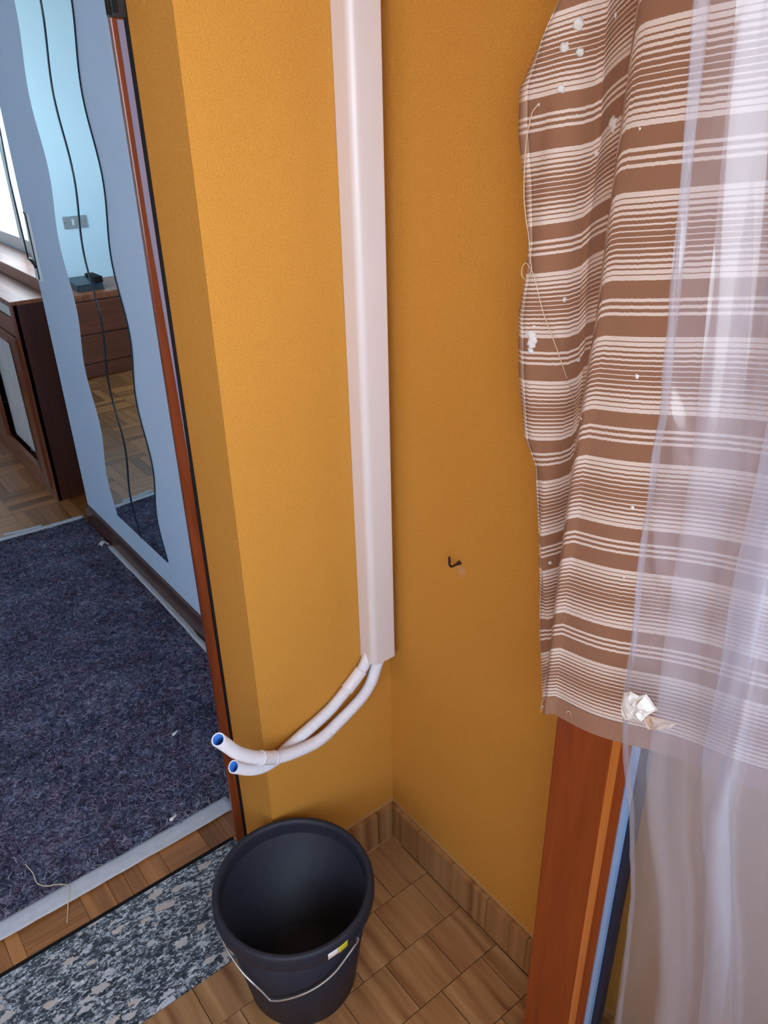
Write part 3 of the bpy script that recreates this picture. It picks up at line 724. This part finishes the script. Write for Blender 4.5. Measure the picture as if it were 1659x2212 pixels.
def col_pts(z):
    ye, yl, yi = lerp_tab(ye_t, z), lerp_tab(yl_t, z), lerp_tab(yi_t, z)
    yi += .018*max(0, min(1, (z-.85)/.3)); yl = max(yl, yi+.004)
    wv = lambda a, s: .0022*mnoise.noise(Vector((a*9, z*s, 3.3)))
    c = []                                # (s, x, y, zref)
    nb = 8
    for k in range(nb):                   # back flap
        t = k/nb; yv = yl+(yi-yl)*t
        c.append((-.062+.012*math.sin(t*3.1)*-1+.010*mnoise.noise(Vector((t*2.4, z*7, 1)))*t*(1-t)*4, yv, 1.488+.012*t))
    c.append((-.060, yi, 1.500)); c.append((-.046, yi-.004, 1.503)); c.append((-.040, yi-.010, 1.508))
    for k in range(1, 7):                 # middle panel towards the leaf edge
        t = k/6; c.append((-.040-.045*t-.004*math.sin(t*3.14), (yi-.010)+((ye+.050)-(yi-.010))*t, 1.508+.022*t))
    c.append((-.105, ye+.036, 1.548)); c.append((-.128, ye+.020, 1.568)); c.append((-.1435, ye+.007, 1.584))
    c.append((-.1505, ye+.001, 1.592)); c.append((-.1525, ye-.004, 1.5965))
    a = .10+.23*max(0, min(1, (1.55-z)/.5))
    for k in range(1, 31):
        d = .006+.44*(k/30)**1.25
        rise = a*d
        c.append((-.1525+.0045*math.sin(d*34+z*2)-.004*math.sin(d*13)+.002*mnoise.noise(Vector((d*8, z*3, 7))), ye-d, 1.5975+rise))
    return c
NC = len(col_pts(1.2)); NR = 150
# rows run along the cloth: v is the stripe coordinate, so every column hangs from its own height
V0, V1 = -3.4, 5.80
def cloth_vert(i, v):
    z = 1.4
    for _ in range(6):
        cc = col_pts(z)[i]
        P = PF if i > 16 else (.130 if i < 10 else .127)
        z = cc[2]-P*v if True else z
        z = max(.7, min(2.1, z))
    cc = col_pts(z)[i]; return Vector((cc[0], cc[1], z))
def hem_v(i):                              # lower end of the cloth at each column (stripe units)
    if i < 10: return 5.78
    if i < 17: return 5.70
    return 5.80
def build_cloth(i0, i1, name, mat, parent, vtop=None, xo=0, dv=0):
    b = MB(); lay = b.bm.loops.layers.uv.verify(); rows_ = []
    for r in range(NR+1):
        row = []
        for i in range(i0, i1+1):
            vt = V0 if vtop is None else vtop; v = vt+(hem_v(i)+dv-vt)*r/NR; p = cloth_vert(i, v); p.x += xo
            row.append((b.bm.verts.new(p), (i/NC*1.3, v)))
        rows_.append(row)
    for r in range(NR):
        for k in range(i1-i0):
            q = (rows_[r][k], rows_[r][k+1], rows_[r+1][k+1], rows_[r+1][k])
            f = b.bm.faces.new([a for a, _ in q]); f.smooth = True; f.material_index = 0
            for l, (_, uv) in zip(f.loops, q): l[lay].uv = uv
    return b.build(name, mat, parent, solid=.0011)
build_cloth(0, NC-1, 'cloth', 'cloth', ct)
build_cloth(0, 2, 'side_hem', 'cloth_back', ct, None, -.0022)
M['hem'] = plain('plain_brown_hem', (168, 126, 104), .85, .15, 0, .05, 200)
build_cloth(19, NC-1, 'bottom_hem', 'hem', ct, 5.59, -.0022, .01)
# plaster splashes on the cloth: (point on the cloth, cloth normal, size)
def splash(p, n, r, seed, flat=.5, tall=1.0):
    n = Vector(n); n = -n if n.x > 0 else n; q = Vector((0, 0, 1)).rotation_difference(n).to_matrix()
    b = MB(); b.blob((0, 0, 0), r, (1, tall, flat), 3, .30, seed)
    for v in b.bm.verts: v.co = q @ v.co + Vector(p)
    return b.build('plaster_splash', 'plaster', ct)
for k, (p, n, r) in enumerate((((-0.0651, -0.4144, 1.6106), (-0.7722, -0.6351, -0.0199), 0.0055), ((-0.0715, -0.4034, 1.5913), (-0.9360, -0.3495, 0.0407), 0.0046), ((-0.0721, -0.4039, 1.5531), (-0.8854, -0.4569, 0.0857), 0.0042), ((-0.0629, -0.4175, 1.5857), (-0.7997, -0.6003, 0.0091), 0.004), ((-0.0620, -0.4569, 1.6148), (-0.8225, 0.5688, -0.0035), 0.0026), ((-0.0749, -0.4775, 1.5202), (-0.8577, 0.5141, -0.0020), 0.007), ((-0.0422, -0.4346, 1.4905), (-0.6940, -0.7190, -0.0364), 0.0022), ((-0.0630, -0.4260, 1.3360), (-0.8344, -0.5491, 0.0477), 0.0026), ((-0.0459, -0.4407, 1.2638), (-0.6902, -0.7209, 0.0627), 0.0026), ((-0.0722, -0.3746, 1.5388), (-0.9969, -0.0201, -0.0760), 0.0016), ((-0.0638, -0.4211, 1.5277), (-0.7793, -0.6239, 0.0583), 0.0014), ((-0.1570, -0.5673, 1.5190), (-0.9879, 0.1547, -0.0039), 0.0012), ((-0.1598, -0.5999, 1.3052), (-0.9988, 0.0496, 0.0044), 0.0022), ((-0.1611, -0.6164, 1.1699), (-0.9995, -0.0305, 0.0061), 0.0022), ((-0.1614, -0.6184, 1.0860), (-0.9998, -0.0175, 0.0010), 0.0014), ((-0.0695, -0.4458, 0.9871), (-0.5089, -0.8563, 0.0878), 0.0026))): splash(p, n, r, k)
for k, (p, n, r) in enumerate((((-0.0746, -0.3890, 1.2899), (-0.9682, -0.2500, -0.0050), 0.0045), ((-0.0740, -0.3913, 1.2834), (-0.9680, -0.2510, -0.0034), 0.005), ((-0.0744, -0.3901, 1.2769), (-0.9692, -0.2457, 0.0157), 0.0045), ((-0.0748, -0.3895, 1.2699), (-0.9712, -0.2360, 0.0322), 0.0035), ((-0.0753, -0.3836, 1.2896), (-0.9994, -0.0259, -0.0235), 0.003), ((-0.0740, -0.3920, 1.3000), (-0.9698, -0.2436, -0.0086), 0.0015))): splash(p, n, r, 30+k, .35, 1.2)
def thread(L, r, name, n):
    b = MB(); b.tube([p+Vector((-.0065, -.0045, 0)) if name == 'loose_thread' else p for p in spline(L, n)], r, 6); return b.build(name, 'thread', ct)
thread([(-0.0745, -0.3766, 1.5392), (-0.0743, -0.3680, 1.5290), (-0.0722, -0.3614, 1.5050), (-0.0678, -0.3565, 1.4760), (-0.0722, -0.3624, 1.4471), (-0.0722, -0.3674, 1.4224), (-0.0688, -0.3705, 1.4018), (-0.0763, -0.3825, 1.3778), (-0.0774, -0.3856, 1.3694), (-0.0775, -0.3823, 1.3594), (-0.0722, -0.3712, 1.3545), (-0.0722, -0.3663, 1.3593), (-0.0722, -0.3664, 1.3674), (-0.0722, -0.3711, 1.3728), (-0.0757, -0.3803, 1.3706), (-0.0782, -0.3915, 1.3608), (-0.0772, -0.3990, 1.3414), (-0.0747, -0.4069, 1.3195), (-0.0718, -0.4206, 1.2939), (-0.0661, -0.4333, 1.2644), (-0.0558, -0.4430, 1.2297), (-0.1532, -0.5358, 1.2442)], .0006, 'loose_thread', 220)
for L in (((-0.1120, -0.4950, 0.8621), (-0.1120, -0.4954, 0.8504), (-0.1120, -0.4913, 0.8421), (-0.1120, -0.4904, 0.8186)),
          ((-0.1120, -0.5001, 0.8373), (-0.1120, -0.4951, 0.8135), (-0.1120, -0.4892, 0.7970), (-0.1120, -0.4878, 0.7765)),
          ((-0.1120, -0.4966, 0.8391), (-0.1120, -0.5013, 0.8259), (-0.1120, -0.5070, 0.8182)),
          ((-0.1575, -0.5623, 0.8533), (-0.1575, -0.5661, 0.8590), (-0.1575, -0.5707, 0.8577), (-0.1575, -0.5704, 0.8544)),
          ((-0.1120, -0.4923, 0.8723), (-0.1120, -0.4882, 0.8642), (-0.1120, -0.4919, 0.8602))):
    thread(L, .0005, 'frayed_thread', 20)

# ------------------------------------------------------------ plastic film sheet
fl_t = [(.0, -.735), (.412, -.716), (.569, -.708), (.695, -.699), (.82, -.678), (.893, -.660), (.966, -.648), (1.048, -.648), (1.184, -.641), (1.281, -.641), (1.366, -.636), (1.45, -.630), (1.529, -.624), (1.607, -.618), (2.1, -.600)]
pf = thing('plastic_film', (-.18, -.75, .03), 'creased translucent plastic film hanging over the curtain and glass', 'plastic film')
def film(u, v):
    z = 2.04-2.0*v; yl = lerp_tab(fl_t, z); spread = .62+.10*v
    ph = u*3.6*2*math.pi+.9*math.sin(z*1.7)+.5*math.sin(u*9)-1.2
    fold = .036*math.sin(ph)*(min(1, u*9))
    y_ = yl-.40*u*spread*1.5+fold
    x_ = -.190-.012*u-.012*math.sin(ph)*(min(1, u*9)); yl -= .009; y_ -= .009
    w_ = mnoise.noise(Vector((u*5, z*2.0, 2)))*.0035+mnoise.noise(Vector((u*12+z*4, z*6, 9)))*.0008
    cr = abs(mnoise.noise(Vector((u*5+z*1.2, z*2.4-u*3, 4))))*.004
    rg = max(0, 1-3.2*abs(mnoise.noise(Vector((u*22-z*5, z*7+u*9, 21)))))**1.5
    amp = .0065*math.exp(-((z-1.22)/.22)**2)*math.exp(-((u-.16)/.12)**2)+.0015
    return Vector((x_+w_-cr-amp*rg, y_+w_*.15, z))
b = MB(); b.grid(film, 260, 220, True, lambda u, v: (u, v)); b.build('sheet', 'film', pf, fixn=False)
def film2(u, v):
    z = 2.04-1.99*v; yl = lerp_tab(fl_t, z)-.075-.03*v
    ph = u*2.1*2*math.pi+z*1.3
    return Vector((-.250-.012*math.sin(ph)-abs(mnoise.noise(Vector((u*4-z*1.5, z*3, 14))))*.012, yl-.13*u-.02*math.sin(ph)*u, z))
b = MB(); b.grid(film2, 90, 200, True, lambda u, v: (u*.4+.3, v)); b.build('overlap', 'film', pf, fixn=False)

# white paper and tape scraps held on the film
def patch(P, name, mat, label, cat, bulge=.006, seed=0):
    P = [Vector(p) for p in P]; c = sum(P, Vector())/len(P)
    b = MB(); rings = [[b.bm.verts.new(c.lerp(p, f)+Vector((-bulge*(1-f*f)-.004*mnoise.noise((p+Vector((f, 0, seed)))*60)*(f < .99), 0, 0))) for p in P] for f in (.3, .6, .85, 1)]
    cv = b.bm.verts.new(c+Vector((-bulge*.7, 0, 0))); n = len(P)
    for k in range(n): b._tag([b.bm.faces.new((cv, rings[0][k], rings[0][(k+1) % n]))])
    for q, t in zip(rings, rings[1:]):
        for k in range(n): b._tag([b.bm.faces.new((q[k], q[(k+1) % n], t[(k+1) % n], t[k]))])
    return tag(b.build(name, mat, solid=.0006), label, cat)
patch([(-0.2120, -0.6709, 0.9883), (-0.2120, -0.6780, 0.9949), (-0.2120, -0.6881, 0.9960), (-0.2120, -0.6958, 1.0031), (-0.2120, -0.7021, 0.9987), (-0.2120, -0.7059, 0.9953), (-0.2120, -0.7112, 0.9928), (-0.2120, -0.7040, 0.9835), (-0.2120, -0.6997, 0.9760), (-0.2120, -0.6960, 0.9671), (-0.2120, -0.6852, 0.9632), (-0.2120, -0.6776, 0.9552), (-0.2120, -0.6724, 0.9587), (-0.2120, -0.6697, 0.9729)], 'paper_scrap', 'paper', 'crumpled white paper scrap stuck near the curtain hem', 'paper scrap')
patch([(-0.2100, -0.6968, 0.9677), (-0.2100, -0.7019, 0.9777), (-0.2100, -0.7214, 0.9853), (-0.2100, -0.7337, 0.9904), (-0.2100, -0.7276, 0.9799), (-0.2100, -0.7161, 0.9684), (-0.2100, -0.7037, 0.9600)], 'tape_piece', 'beigetape', 'beige tape piece on the film beside the paper scrap', 'tape', .003, 2)
